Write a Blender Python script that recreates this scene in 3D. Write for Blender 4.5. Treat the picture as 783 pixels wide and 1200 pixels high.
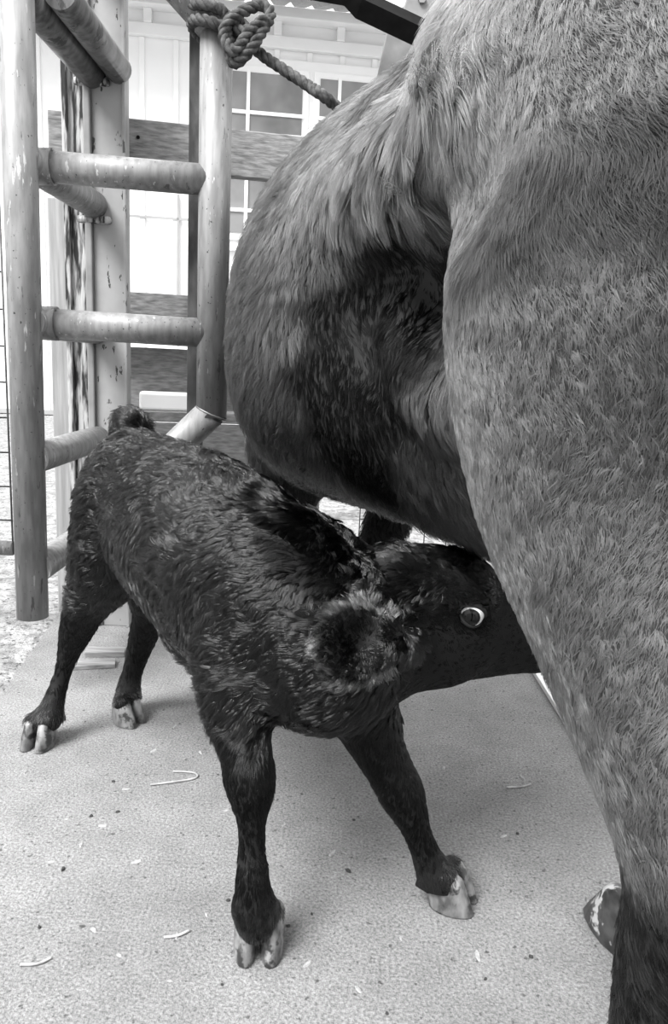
import bpy, bmesh, math, random
import numpy as np
from mathutils import Vector, Matrix
from mathutils.kdtree import KDTree

# ------------------------------------------------------------------ camera, sky, light, exposure
scene = bpy.context.scene
for o in list(bpy.data.objects):
    bpy.data.objects.remove(o, do_unlink=True)
COL = scene.collection
W, H = 783, 1200
FPX = 870.0                       # focal length in pixels of the 783x1200 frame
CAM_H = 0.85
PITCH, ROLL = math.radians(11.3), math.radians(2.7)
cam = bpy.data.cameras.new('camera')
cam_o = bpy.data.objects.new('camera', cam)
COL.objects.link(cam_o)
fw = Vector((0, math.cos(PITCH), -math.sin(PITCH)))
up0 = Vector((0, math.sin(PITCH), math.cos(PITCH)))
rt0 = Vector((1, 0, 0))
rt = rt0 * math.cos(ROLL) + up0 * math.sin(ROLL)
up = up0 * math.cos(ROLL) - rt0 * math.sin(ROLL)
cm = Matrix((rt, up, -fw)).transposed().to_4x4()
cm.translation = (0, 0, CAM_H)
cam_o.matrix_world = cm
cam.sensor_fit = 'VERTICAL'
cam.sensor_height = 24.0
cam.lens = 24.0 * FPX / H
cam.clip_start = 0.02
scene.camera = cam_o

world = bpy.data.worlds.new('overcast_sky')
scene.world = world
world.use_nodes = True
wn = world.node_tree
# overcast sky: brightest overhead, a third as bright at the horizon
wg = wn.nodes.new('ShaderNodeNewGeometry')
ws = wn.nodes.new('ShaderNodeSeparateXYZ')
wm = wn.nodes.new('ShaderNodeMapRange')
wm.inputs['From Min'].default_value = 0.0
wm.inputs['From Max'].default_value = -1.0
wm.inputs['To Min'].default_value = 0.42
wm.inputs['To Max'].default_value = 1.35
wn.links.new(wg.outputs['Incoming'], ws.inputs[0])
wn.links.new(ws.outputs['Z'], wm.inputs['Value'])
wn.nodes['Background'].inputs[0].default_value = (1, 1, 1, 1)
wn.links.new(wm.outputs[0], wn.nodes['Background'].inputs[1])

sun = bpy.data.lights.new('sun', 'SUN')
sun.energy = 3.9
sun.angle = math.radians(28)
sun_o = bpy.data.objects.new('sun', sun)
COL.objects.link(sun_o)
sun_o.rotation_euler = Vector((0.42, 0.42, -0.80)).to_track_quat('-Z', 'Y').to_euler()

scene.view_settings.view_transform = 'Standard'
scene.view_settings.look = 'None'
scene.view_settings.gamma = 1.0
scene.view_settings.use_curve_mapping = False
scene.view_settings.exposure = 1.15

# ------------------------------------------------------------------ helpers
def V(*a):
    return np.array(a, float)

def ray(px, py):
    u, v = px - W / 2, py - H / 2
    d = fw * FPX + rt * u - up * v
    return d

def at(px, py, Y):
    """point at forward distance Y metres seen in that direction"""
    d = ray(px, py)
    t = Y / d.y
    return V(d.x * t, Y, CAM_H + d.z * t)

def ground(px, py, z=0.0):
    d = ray(px, py)
    t = (z - CAM_H) / d.z
    return V(d.x * t, d.y * t, z)

def tag(o, label=None, cat=None, group=None, kind=None):
    if label: o['label'] = label
    if cat: o['category'] = cat
    if group: o['group'] = group
    if kind: o['kind'] = kind
    return o

def empty(name, loc=(0, 0, 0)):
    o = bpy.data.objects.new(name, None)
    o.empty_display_size = 0.1
    COL.objects.link(o)
    o.location = loc
    return o

def link(name, me, mat=None, parent=None, smooth=False):
    o = bpy.data.objects.new(name, me)
    COL.objects.link(o)
    if mat is not None and len(me.materials) == 0:
        me.materials.append(mat)
    if smooth:
        me.polygons.foreach_set('use_smooth', [True] * len(me.polygons))
    if parent is not None:
        o.parent = parent
        o.matrix_parent_inverse = Matrix.Translation(parent.location).inverted()
    return o

def mesh(name, verts, faces):
    me = bpy.data.meshes.new(name)
    me.from_pydata([tuple(map(float, v)) for v in verts], [], faces)
    me.update()
    return me

def bm_mesh(name, bm):
    me = bpy.data.meshes.new(name)
    bmesh.ops.recalc_face_normals(bm, faces=bm.faces)
    bm.to_mesh(me)
    bm.free()
    return me

def box_mesh(name, lo, hi, bev=0.0, M=None):
    bm = bmesh.new()
    c = [(lo[i] + hi[i]) / 2 for i in range(3)]
    s = [hi[i] - lo[i] for i in range(3)]
    bmesh.ops.create_cube(bm, size=1.0, matrix=Matrix.Translation(c) @ Matrix.Diagonal((*s, 1)))
    if bev:
        bmesh.ops.bevel(bm, geom=bm.edges[:], offset=bev, segments=2, affect='EDGES', profile=0.6)
    if M is not None:
        bmesh.ops.transform(bm, matrix=M, verts=bm.verts)
    return bm_mesh(name, bm)

def box(name, lo, hi, mat, parent=None, bev=0.0, M=None):
    return link(name, box_mesh(name, lo, hi, bev, M), mat, parent)

def tube_data(pts, rad, n=12, cap=True, twist=0.0, flat=None):
    pts = [Vector(p) for p in pts]
    m = len(pts)
    rad = [rad] * m if not hasattr(rad, '__len__') else rad
    verts, faces = [], []
    prev = None
    for i, p in enumerate(pts):
        t = (pts[min(i + 1, m - 1)] - pts[max(i - 1, 0)]).normalized()
        if prev is None:
            a = Vector((0, 0, 1)) if abs(t.z) < 0.9 else Vector((1, 0, 0))
            u = t.cross(a).normalized()
        else:
            u = (prev - t * prev.dot(t)).normalized()
        prev = u
        w = t.cross(u)
        for k in range(n):
            an = 2 * math.pi * k / n + twist * i
            verts.append(p + (u * math.cos(an) + w * math.sin(an)) * rad[i])
    for i in range(m - 1):
        for k in range(n):
            k2 = (k + 1) % n
            faces.append((i * n + k, i * n + k2, (i + 1) * n + k2, (i + 1) * n + k))
    if cap:
        faces.append(tuple(range(n - 1, -1, -1)))
        faces.append(tuple(range((m - 1) * n, m * n)))
    return verts, faces

def tube(name, pts, rad, mat, parent=None, n=16, smooth=True):
    v, f = tube_data(pts, rad, n)
    me = mesh(name, v, f)
    o = link(name, me, mat, parent)
    if smooth:
        for p in me.polygons:
            p.use_smooth = len(p.vertices) == 4
    return o

def catmull(P, per=8):
    P = np.asarray(P, float)
    out = []
    n = len(P)
    for i in range(n - 1):
        p0, p1, p2, p3 = P[max(i - 1, 0)], P[i], P[i + 1], P[min(i + 2, n - 1)]
        for k in range(per):
            t = k / per
            out.append(0.5 * ((2 * p1) + (-p0 + p2) * t + (2 * p0 - 5 * p1 + 4 * p2 - p3) * t * t
                              + (-p0 + 3 * p1 - 3 * p2 + p3) * t ** 3))
    out.append(P[-1])
    return np.array(out)

# ------------------------------------------------------------------ materials
def mat_base(name, rough=0.6, spec=0.5, metal=0.0):
    m = bpy.data.materials.new(name)
    m.use_nodes = True
    b = m.node_tree.nodes['Principled BSDF']
    b.inputs['Roughness'].default_value = rough
    b.inputs['Specular IOR Level'].default_value = spec
    b.inputs['Metallic'].default_value = metal
    return m, m.node_tree, b

def noise_mat(name, c1, c2, scale=20, rough=0.7, spec=0.3, stretch=(1, 1, 1), detail=6, bump=0.0, bscale=None,
              lo=0.35, hi=0.65, metal=0.0, spots=None, bdist=0.01):
    m, nt, b = mat_base(name, rough, spec, metal)
    N, L = nt.nodes, nt.links
    tc = N.new('ShaderNodeTexCoord')
    mp = N.new('ShaderNodeMapping')
    mp.inputs['Scale'].default_value = stretch
    L.new(tc.outputs['Object'], mp.inputs[0])
    nz = N.new('ShaderNodeTexNoise')
    nz.inputs['Scale'].default_value = scale
    nz.inputs['Detail'].default_value = detail
    L.new(mp.outputs[0], nz.inputs[0])
    rp = N.new('ShaderNodeValToRGB')
    rp.color_ramp.elements[0].position = lo
    rp.color_ramp.elements[1].position = hi
    rp.color_ramp.elements[0].color = (c1, c1, c1, 1)
    rp.color_ramp.elements[1].color = (c2, c2, c2, 1)
    L.new(nz.outputs['Fac'], rp.inputs[0])
    col = rp.outputs[0]
    if spots:                              # (colour, scale, threshold): chips, pits and rust of their own shape
        for sc_, ss, th, wd, st in spots:
            mp2 = N.new('ShaderNodeMapping')
            mp2.inputs['Scale'].default_value = st
            L.new(tc.outputs['Object'], mp2.inputs[0])
            n2 = N.new('ShaderNodeTexNoise')
            n2.inputs['Scale'].default_value = ss
            n2.inputs['Detail'].default_value = 5
            n2.inputs['Roughness'].default_value = 0.6
            L.new(mp2.outputs[0], n2.inputs[0])
            mr = N.new('ShaderNodeMapRange')
            mr.inputs['From Min'].default_value = th
            mr.inputs['From Max'].default_value = th + wd
            L.new(n2.outputs['Fac'], mr.inputs['Value'])
            mx = N.new('ShaderNodeMix')
            mx.data_type = 'RGBA'
            L.new(mr.outputs[0], mx.inputs[0])
            L.new(col, mx.inputs[6])
            mx.inputs[7].default_value = (sc_, sc_, sc_, 1)
            col = mx.outputs[2]
    L.new(col, b.inputs['Base Color'])
    if bump:
        n3 = N.new('ShaderNodeTexNoise')
        n3.inputs['Scale'].default_value = bscale or scale * 4
        n3.inputs['Detail'].default_value = 6
        L.new(mp.outputs[0], n3.inputs[0])
        bp = N.new('ShaderNodeBump')
        bp.inputs['Strength'].default_value = bump
        bp.inputs['Distance'].default_value = bdist
        L.new(n3.outputs['Fac'], bp.inputs['Height'])
        L.new(bp.outputs[0], b.inputs['Normal'])
    return m

M = {}
def concrete():
    m, nt, b = mat_base('gritty_concrete', 0.85, 0.25)
    N, L = nt.nodes, nt.links
    tc = N.new('ShaderNodeTexCoord')
    def noise(s, d=6, r=0.55):
        n = N.new('ShaderNodeTexNoise')
        n.inputs['Scale'].default_value = s
        n.inputs['Detail'].default_value = d
        n.inputs['Roughness'].default_value = r
        L.new(tc.outputs['Object'], n.inputs[0])
        return n.outputs['Fac']
    def ramp(f, p0, p1, c0, c1):
        r = N.new('ShaderNodeValToRGB')
        r.color_ramp.elements[0].position = p0
        r.color_ramp.elements[1].position = p1
        r.color_ramp.elements[0].color = (c0, c0, c0, 1)
        r.color_ramp.elements[1].color = (c1, c1, c1, 1)
        L.new(f, r.inputs[0])
        return r.outputs[0]
    def mul(a, c):
        x = N.new('ShaderNodeMix')
        x.data_type = 'RGBA'
        x.blend_type = 'MULTIPLY'
        x.inputs[0].default_value = 1
        L.new(a, x.inputs[6])
        L.new(c, x.inputs[7])
        return x.outputs[2]
    c = mul(ramp(noise(2.2), 0.3, 0.7, 0.19, 0.29), ramp(noise(14, 8), 0.3, 0.7, 0.82, 1.0))
    c = mul(c, ramp(noise(210, 4, 0.75), 0.30, 0.64, 0.35, 1.3))
    c = mul(c, ramp(noise(90, 2, 0.5), 0.27, 0.36, 0.35, 1.0))
    L.new(c, b.inputs['Base Color'])
    bp = N.new('ShaderNodeBump')
    bp.inputs['Strength'].default_value = 0.9
    bp.inputs['Distance'].default_value = 0.004
    L.new(noise(230, 4, 0.7), bp.inputs['Height'])
    L.new(bp.outputs[0], b.inputs['Normal'])
    return m
M['floor'] = concrete()
M['ground'] = noise_mat('straw_and_dirt', 0.17, 0.32, 22, 0.95, 0.1, bump=0.8, bscale=40, bdist=0.03,
                        spots=[(0.07, 60, 0.58, 0.05, (1, 1, 1))])
M['pipe'] = noise_mat('galvanised_pipe', 0.16, 0.25, 12, 0.5, 0.4, stretch=(6, 6, 1), metal=0.15, bump=0.12, bscale=60, bdist=0.002,
                      spots=[(0.03, 130, 0.655, 0.03, (1, 1, 0.8)), (0.09, 14, 0.64, 0.03, (3, 3, 0.7)), (0.45, 30, 0.63, 0.05, (3, 3, 0.5))])
M['pipe_dark'] = noise_mat('weathered_pipe', 0.07, 0.17, 12, 0.45, 0.5, stretch=(4, 4, 1), metal=0.3,
                           spots=[(0.05, 22, 0.60, 0.03, (1, 1, 0.5))])
M['rust'] = noise_mat('rust_scaled_steel', 0.02, 0.40, 30, 0.75, 0.3, stretch=(3, 3, 0.35), bump=0.6, bscale=60, bdist=0.004, lo=0.42, hi=0.58)
M['paint'] = noise_mat('chipped_grey_paint', 0.24, 0.32, 8, 0.55, 0.4,
                       spots=[(0.04, 34, 0.62, 0.02, (1, 1, 0.35)), (0.06, 9, 0.64, 0.02, (1, 1, 0.6))])
M['steel'] = noise_mat('grey_painted_steel', 0.17, 0.24, 12, 0.5, 0.4)
M['black'] = noise_mat('black_painted_steel', 0.004, 0.008, 20, 0.8, 0.1)
M['wire'] = noise_mat('galvanised_wire', 0.05, 0.09, 40, 0.6, 0.3)
M['dark_bar'] = noise_mat('rusty_dark_bar', 0.03, 0.09, 30, 0.7, 0.3, stretch=(1, 1, 0.4), bump=0.4, bdist=0.003)
def wood(name, c1, c2, axis=0, sc=6):
    st = [14, 14, 14]
    st[axis] = 0.8
    return noise_mat(name, c1, c2, sc, 0.8, 0.15, stretch=tuple(st), detail=8, bump=0.35, bscale=sc * 2, bdist=0.003, lo=0.3, hi=0.7)
M['plank'] = wood('weathered_plank', 0.12, 0.30, 0, 9)
M['plank_dark'] = wood('dark_weathered_plank', 0.13, 0.28, 0, 9)
M['post_wood'] = wood('pale_wooden_post', 0.22, 0.36, 2)
M['white_wall'] = noise_mat('white_metal_siding', 0.80, 0.84, 1.5, 0.5, 0.4)
M['white_trim'] = noise_mat('white_trim_paint', 0.82, 0.86, 3, 0.5, 0.4)
M['trim_shade'] = noise_mat('grey_seam', 0.30, 0.36, 3, 0.6, 0.3)
M['glass'] = noise_mat('dusty_window_glass', 0.10, 0.22, 1.6, 0.25, 0.6, detail=3)
M['white_block'] = noise_mat('white_plastic', 0.80, 0.86, 5, 0.5, 0.4)
M['grate'] = noise_mat('pale_grate', 0.70, 0.8, 9, 0.6, 0.3)
M['rope'] = noise_mat('worn_rope', 0.03, 0.10, 70, 0.85, 0.15, bump=0.5, bscale=300, bdist=0.002)
M['hoof'] = noise_mat('hoof_horn', 0.06, 0.24, 55, 0.35, 0.5, stretch=(1, 1, 0.5), bump=0.3, bscale=60, bdist=0.002,
                      spots=[(0.025, 45, 0.52, 0.08, (1, 1, 1))])
M['hoof_dark'] = noise_mat('dark_hoof_horn', 0.012, 0.06, 30, 0.3, 0.5, bump=0.3, bscale=60, bdist=0.002,
                           spots=[(0.40, 26, 0.58, 0.05, (1, 1, 1))])
M['chip'] = noise_mat('wood_chip', 0.24, 0.42, 60, 0.9, 0.1)
M['chip_dark'] = noise_mat('dark_crumb', 0.03, 0.08, 60, 0.9, 0.1)
M['nose'] = noise_mat('wet_black_skin', 0.01, 0.02, 60, 0.3, 0.5)
M['leather'] = noise_mat('dark_leather', 0.02, 0.05, 50, 0.5, 0.4)

def skin_mat(name, c):
    m, nt, b = mat_base(name, 0.7, 0.2)
    b.inputs['Base Color'].default_value = (c, c, c, 1)
    return m
M['cow_skin'] = skin_mat('cow_undercoat', 0.016)
M['calf_skin'] = skin_mat('calf_undercoat', 0.006)

# ------------------------------------------------------------------ implicit bodies
class Field:
    """smooth union of round cones, ellipsoids and lofts, polygonised as one continuous surface"""
    def __init__(s, lo, hi, h):
        s.lo, s.h = np.array(lo, float), h
        n = np.ceil((np.array(hi) - s.lo) / h).astype(int) + 1
        s.ax = [s.lo[i] + h * np.arange(n[i]) for i in range(3)]
        s.f = np.full(n, 10.0, np.float32)
    def region(s, lo, hi):
        sl = []
        for i in range(3):
            a = int(max(0, math.floor((lo[i] - s.lo[i]) / s.h)))
            b = int(min(len(s.ax[i]), math.ceil((hi[i] - s.lo[i]) / s.h) + 1))
            sl.append(slice(a, max(a, b)))
        X, Y, Z = np.meshgrid(*[s.ax[i][sl[i]] for i in range(3)], indexing='ij')
        return tuple(sl), np.stack([X, Y, Z], -1)
    def blend(s, sl, d, k, sub=False):
        f = s.f[sl]
        if sub:
            d2 = -d
            h = np.clip(0.5 - 0.5 * (f - d2) / k, 0, 1) if k else (d2 > f) * 1.0
            s.f[sl] = f * (1 - h) + d2 * h + k * h * (1 - h)
        else:
            h = np.clip(0.5 + 0.5 * (f - d) / k, 0, 1)
            s.f[sl] = f * (1 - h) + d * h - k * h * (1 - h)
    def chain(s, pts, rads, k=0.04, per=4, flat=None, spline=True):
        pts = np.array(pts, float)
        rads = np.array(rads, float)
        if spline and len(pts) > 2:
            q = catmull(np.c_[pts, rads], per)
            pts, rads = q[:, :3], q[:, 3]
        m = rads.max() * 1.6 + k * 1.5 + 3 * s.h
        sl, P = s.region(pts.min(0) - m, pts.max(0) + m)
        best = None
        for i in range(len(pts) - 1):
            a, ab = pts[i], pts[i + 1] - pts[i]
            L2 = max(ab @ ab, 1e-9)
            r = P - a
            t = np.clip((r @ ab) / L2, 0, 1)
            e = r - t[..., None] * ab
            if flat is not None:
                ax, sc = flat
                e = e + (e @ ax)[..., None] * ax * (1 / sc - 1)
            d = np.sqrt((e * e).sum(-1)) - (rads[i] + t * (rads[i + 1] - rads[i]))
            best = d if best is None else np.minimum(best, d)
        s.blend(sl, best.astype(np.float32), k)
    def ell(s, c, r, k=0.04, R=None, sub=False):
        c, r = np.array(c, float), np.array(r, float)
        m = r.max() + k * 1.5 + 3 * s.h
        sl, P = s.region(c - m, c + m)
        q = P - c
        if R is not None:
            q = q @ R                      # columns of R are the ellipsoid axes
        k0 = np.sqrt(((q / r) ** 2).sum(-1))
        k1 = np.sqrt(((q / (r * r)) ** 2).sum(-1)) + 1e-9
        s.blend(sl, (k0 * (k0 - 1) / k1).astype(np.float32), k, sub)
    def cup(s, c, r, A, off, r2, k=0.012):
        """an ellipsoid hollowed on one face (an ear)"""
        c, r, r2 = np.array(c), np.array(r), np.array(r2)
        m = r.max() + k * 1.5 + 3 * s.h
        sl, P = s.region(c - m, c + m)
        q = (P - c) @ A
        def dist(q, r):
            k0 = np.sqrt(((q / r) ** 2).sum(-1))
            k1 = np.sqrt(((q / (r * r)) ** 2).sum(-1)) + 1e-9
            return k0 * (k0 - 1) / k1
        s.blend(sl, np.maximum(dist(q, r), -dist(q - np.array(off), r2)).astype(np.float32), k)
    def loft(s, O, F, S, secs, k=0.03):
        """secs: rows (x, top, bottom, half width, widest height 0..1) along the axis F from O, S is sideways"""
        secs = np.array(secs, float)
        P = np.stack(np.meshgrid(*s.ax, indexing='ij'), -1)
        q = P - O
        x, y, z = q @ F, q @ S, P[..., 2]
        xs = np.linspace(secs[0, 0], secs[-1, 0], 80)
        cr = catmull(secs, 16)
        g = [np.interp(np.clip(x, xs[0], xs[-1]), cr[:, 0], cr[:, j]) for j in (1, 2, 3, 4)]
        top, bot, hw, wf = g
        zm = bot + (top - bot) * wf
        hz = np.where(z > zm, top - zm, zm - bot)
        k0 = (np.abs(y / hw) ** 2.3 + np.abs((z - zm) / hz) ** 2.3) ** (1 / 2.3)
        k1 = np.sqrt((y / hw ** 2) ** 2 + ((z - zm) / hz ** 2) ** 2) + 1e-6
        d = (k0 - 1) * np.clip(k0 / k1, 0.02, 0.6)
        over = np.maximum(xs[0] - x, x - xs[-1])
        d = np.where(over > 0, np.sqrt(np.maximum(d, 0) ** 2 + over ** 2), np.maximum(d, over))
        s.blend(tuple(slice(None) for _ in range(3)), d.astype(np.float32), k)
    def mesh(s, smooth=2):
        f = s.f
        n = np.array(f.shape)
        ins = f < 0
        idx = np.full(n - 1, -1, int)
        cnt = np.zeros(n - 1, np.int8)
        acc = np.zeros((*(n - 1), 3), np.float32)
        corner = lambda a, o: a[o[0]:n[0] - 1 + o[0], o[1]:n[1] - 1 + o[1], o[2]:n[2] - 1 + o[2]]
        offs = [(i, j, k) for i in (0, 1) for j in (0, 1) for k in (0, 1)]
        for o in offs:
            for ax in range(3):
                if o[ax] == 0:
                    o2 = list(o)
                    o2[ax] = 1
                    a, b = corner(f, o), corner(f, o2)
                    cr = (a < 0) != (b < 0)
                    t = np.where(cr, a / np.where(cr, a - b, 1), 0)
                    p = np.zeros((*cr.shape, 3), np.float32)
                    for q in range(3):
                        p[..., q] = o[q]
                    p[..., ax] += t
                    acc += p * cr[..., None]
                    cnt += cr
        act = cnt > 0
        idx[act] = np.arange(act.sum())
        ijk = np.argwhere(act)
        verts = s.lo + s.h * (ijk + acc[act] / cnt[act][:, None])
        quads = []
        for ax in range(3):
            a1, a2 = (ax + 1) % 3, (ax + 2) % 3
            A = np.take(ins, range(n[ax] - 1), ax)
            B = np.take(ins, range(1, n[ax]), ax)
            e = np.argwhere(A != B)
            e = e[(e[:, a1] > 0) & (e[:, a2] > 0) & (e[:, a1] < n[a1] - 1) & (e[:, a2] < n[a2] - 1)]
            flip = A[tuple(e.T)]
            c = []
            for (u, v) in ((1, 1), (0, 1), (0, 0), (1, 0)):
                g = e.copy()
                g[:, a1] -= u
                g[:, a2] -= v
                c.append(idx[tuple(g.T)])
            q = np.stack(c, 1)
            q[~flip] = q[~flip][:, ::-1]
            quads.append(q)
        Q = np.concatenate(quads)
        # light smoothing along edges
        E = np.concatenate([Q[:, [0, 1]], Q[:, [1, 2]], Q[:, [2, 3]], Q[:, [3, 0]]])
        E = np.concatenate([E, E[:, ::-1]])
        deg = np.bincount(E[:, 0], minlength=len(verts))[:, None]
        for _ in range(smooth):
            sm = np.stack([np.bincount(E[:, 0], verts[E[:, 1], j], len(verts)) for j in range(3)], 1) / deg
            verts = verts * 0.45 + sm * 0.55
        return verts, Q

def np_mesh(name, verts, quads):
    me = bpy.data.meshes.new(name)
    me.vertices.add(len(verts))
    me.vertices.foreach_set('co', verts.astype(np.float32).ravel())
    k = quads.shape[1]
    me.loops.add(quads.size)
    me.loops.foreach_set('vertex_index', quads.astype(np.int32).ravel())
    me.polygons.add(len(quads))
    me.polygons.foreach_set('loop_start', np.arange(0, quads.size, k, dtype=np.int32))
    me.update(calc_edges=True)
    me.validate()
    me.polygons.foreach_set('use_smooth', np.ones(len(me.polygons), bool))
    return me

def axes(fwd, upv=(0, 0, 1)):
    f = np.array(fwd, float)
    f /= np.linalg.norm(f)
    u = np.array(upv, float)
    s = np.cross(u, f)
    s /= np.linalg.norm(s)
    u = np.cross(f, s)
    return np.stack([f, s, u], 1)          # columns: forward, left, up

def lerp(a, b, t):
    return np.array(a) * (1 - t) + np.array(b) * t

def claw_mesh(name, L=0.06, Wd=0.03, Ht=0.035, side=1):
    """one claw of a cloven hoof: flat sole, curved outer wall, straight inner wall, toe forward (+x)"""
    out, top = [], []
    n = 16
    for i in range(n):
        a = 2 * math.pi * i / n
        c, s_ = math.cos(a), math.sin(a)
        x = L * (0.52 * c + (0.04 if c > 0 else 0) * c * c)
        y = Wd * 0.5 * math.copysign(abs(s_) ** 0.8, s_)
        if s_ * side < 0:
            y *= 0.75
        out.append((x, y - side * Wd * 0.10 * max(c, 0)))
    rings = []
    for (z, sx, sy, dx) in ((0.0, 0.95, 0.95, 0), (0.06, 1.0, 1.0, 0), (0.4, 0.93, 1.0, -0.06 * L), (0.75, 0.82, 1.0, -0.13 * L), (1.0, 0.72, 0.97, -0.17 * L), (1.12, 0.5, 0.7, -0.18 * L)):
        rings.append([(x * sx + dx, y * sy, z * Ht * (1 - 0.25 * max(-x / L, 0))) for x, y in out])
    verts = [p for r in rings for p in r]
    faces = []
    for r in range(len(rings) - 1):
        for i in range(n):
            j = (i + 1) % n
            faces.append((r * n + i, r * n + j, (r + 1) * n + j, (r + 1) * n + i))
    faces.append(tuple(range(n - 1, -1, -1)))
    faces.append(tuple(range((len(rings) - 1) * n, len(rings) * n)))
    return mesh(name, verts, faces)

def foot(parent, pos, heading, L, Wd, Ht, mat, spread=0.06, pitch=0.0, gap=0.50):
    """two claws and two dewclaws under a fetlock"""
    h = np.array([heading[0], heading[1]], float)
    h /= np.linalg.norm(h)
    ang = math.atan2(h[1], h[0])
    for sd in (1, -1):
        me = claw_mesh('hoof', L, Wd, Ht, sd)
        a2 = ang + sd * spread
        off = np.array([-math.sin(ang), math.cos(ang)]) * sd * Wd * gap
        T = Matrix.Translation((pos[0] + off[0], pos[1] + off[1], pos[2])) @ Matrix.Rotation(a2, 4, 'Z') @ Matrix.Rotation(pitch, 4, 'Y')
        me.transform(T)
        link('hoof', me, mat, parent, smooth=True)

# ------------------------------------------------------------------ ground and floor
fl = [(-0.33, -1.6), (3.2, -1.6), (3.2, 2.75), (-0.93, 2.75), (-0.93, 2.6), (-0.81, 1.72)]
link('floor', mesh('floor', [(x, y, 0) for x, y in fl] + [(x, y, -0.1) for x, y in fl],
     [(0, 1, 2, 3, 4, 5)] + [(i, 6 + i, 6 + (i + 1) % 6, (i + 1) % 6) for i in range(6)]), M['floor'])['kind'] = 'structure'
link('ground', mesh('ground', [(-40, -40, -0.012), (40, -40, -0.012), (40, 40, -0.012), (-40, 40, -0.012)], [(0, 1, 2, 3)]), M['ground'])['kind'] = 'structure'

# ------------------------------------------------------------------ white building behind
WM = Matrix.Translation((-1.0, 10.4, 0)) @ Matrix.Rotation(math.radians(7), 4, 'Z')   # wall frame: x along the wall, -y towards us
def wbox(name, x0, x1, y0, y1, z0, z1, mat, parent=None, bev=0.0):
    return box(name, (x0, y0, z0), (x1, y1, z1), mat, parent, bev, WM)
wall = wbox('wall_back', -12, 12, 0, 0.15, 0.0, 5.1, M['white_wall'])
wall['kind'] = 'structure'
for i in range(-28, 29):
    wbox('siding_rib', i * 0.42 - 0.035, i * 0.42 + 0.035, -0.03, 0.002, 0.0, 4.72, M['white_trim'], wall, 0.012)
wbox('base_board', -12, 12, -0.05, -0.02, 0.0, 0.06, M['trim_shade'], wall)
wbox('seam', -2.4, -0.95, -0.04, -0.03, 2.585, 2.615, M['trim_shade'], wall)
wbox('seam', -1.24, -1.21, -0.04, -0.03, 1.5, 2.9, M['trim_shade'], wall)
t1 = wbox('trim_1', -12, 12, -0.08, 0.0, 4.72, 4.86, M['white_trim'], None, 0.01)
t1['kind'] = 'structure'
t2 = wbox('trim_2', -12, 12, -0.22, 0.0, 5.02, 5.14, M['white_trim'], None, 0.01)
t2['kind'] = 'structure'
for i in range(-14, 15):
    wbox('eave_block', i * 0.8 - 0.05, i * 0.8 + 0.05, -0.1, 0.0, 4.86, 5.02, M['white_trim'], wall, 0.01)
def corrugated(name, x0, x1, y0, z0, y1, z1, pitch, amp):
    n = int((x1 - x0) / pitch) * 6
    vs, fs = [], []
    for i in range(n + 1):
        x = x0 + (x1 - x0) * i / n
        dz = amp if i % 6 in (1, 2) else 0
        for (y, z) in ((y0, z0), (y1, z1)):
            vs.append(WM @ Vector((x, y, z + dz)))
    for i in range(n):
        fs.append((2 * i, 2 * i + 2, 2 * i + 3, 2 * i + 1))
    return mesh(name, vs, fs)
ro = link('roof', corrugated('roof', -12, 12, -0.75, 5.02, 2.5, 6.3, 0.32, 0.06), M['paint'])
ro['kind'] = 'structure'
ro.modifiers.new('thick', 'SOLIDIFY').thickness = 0.02
# window with a fixed mullion, muntins and separate panes
win = wbox('window_1', -0.80, 1.75, -0.07, 0.0, 2.25, 4.60, M['white_trim'], None, 0.01)
win['kind'] = 'structure'
for (x0, x1) in ((-0.62, 0.36), (0.54, 1.55)):
    sash = wbox('sash', x0 - 0.06, x1 + 0.06, -0.10, -0.06, 2.38, 4.48, M['white_trim'], win, 0.008)
    xs = [x0, x0 + 0.27, x1]
    zs = [2.45, 2.75, 3.68, 3.93, 4.42]
    for a in range(2):
        for b_ in range(4):
            wbox('pane', xs[a] + 0.022, xs[a + 1] - 0.022, -0.112, -0.098, zs[b_] + 0.022, zs[b_ + 1] - 0.022, M['glass'], sash)
    wbox('muntin', xs[1] - 0.022, xs[1] + 0.022, -0.135, -0.098, 2.45, 4.42, M['white_trim'], sash, 0.005)
    for z in zs[1:4]:
        wbox('muntin', x0, x1, -0.13, -0.098, z - 0.022, z + 0.022, M['white_trim'], sash, 0.005)

# ------------------------------------------------------------------ pipe corral panel
gate = empty('pipe_gate', (-0.725, 1.75, 0.21))
tag(gate, 'grey galvanised pipe gate with a short leaf of two rails and a roped post', 'gate')
R_ = 0.0375
def pipe(name, a, b_, r=R_, mat='pipe', n=24, seg=2):
    pts = [lerp(a, b_, t) for t in np.linspace(0, 1, seg)]
    return tube(name, pts, r, M[mat], gate, n)
pipe('post', (-0.735, 1.75, 0.20), (-0.722, 1.75, 1.95))
pipe('cap', (-0.722, 1.75, 1.945), (-0.722, 1.75, 1.965), 0.041)
GX = -0.722
for z, mt in ((1.60, 'pipe_dark'), (1.26, 'pipe'), (0.912, 'pipe'), (0.595, 'pipe'), (0.325, 'pipe')):
    pipe('rail', (GX, 1.75, z), (GX, 2.232, z), R_, mt)
pipe('rail', (GX + 0.072, 1.80, 1.615), (GX + 0.072, 2.238, 1.615), 0.036, 'pipe_dark')
for z in (1.26, 0.912):
    pipe('collar', (GX + 0.0, 1.81, z), (GX + 0.045, 1.812, z), 0.0395)
    pipe('cross_rail', (GX + 0.03, 1.81, z), (-0.330, 1.85, z - 0.004), 0.0345)
PX, PY = -0.315, 1.85
pts = [(PX - 0.36, PY, 1.90), (PX - 0.30, PY, 1.885), (PX, PY, 1.575), (PX, PY, 1.53), (PX, PY, 0.76), (PX, PY, 0.70)]
pipe('end_post', (PX, PY, 0.706), (PX, PY, 1.585))
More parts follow.
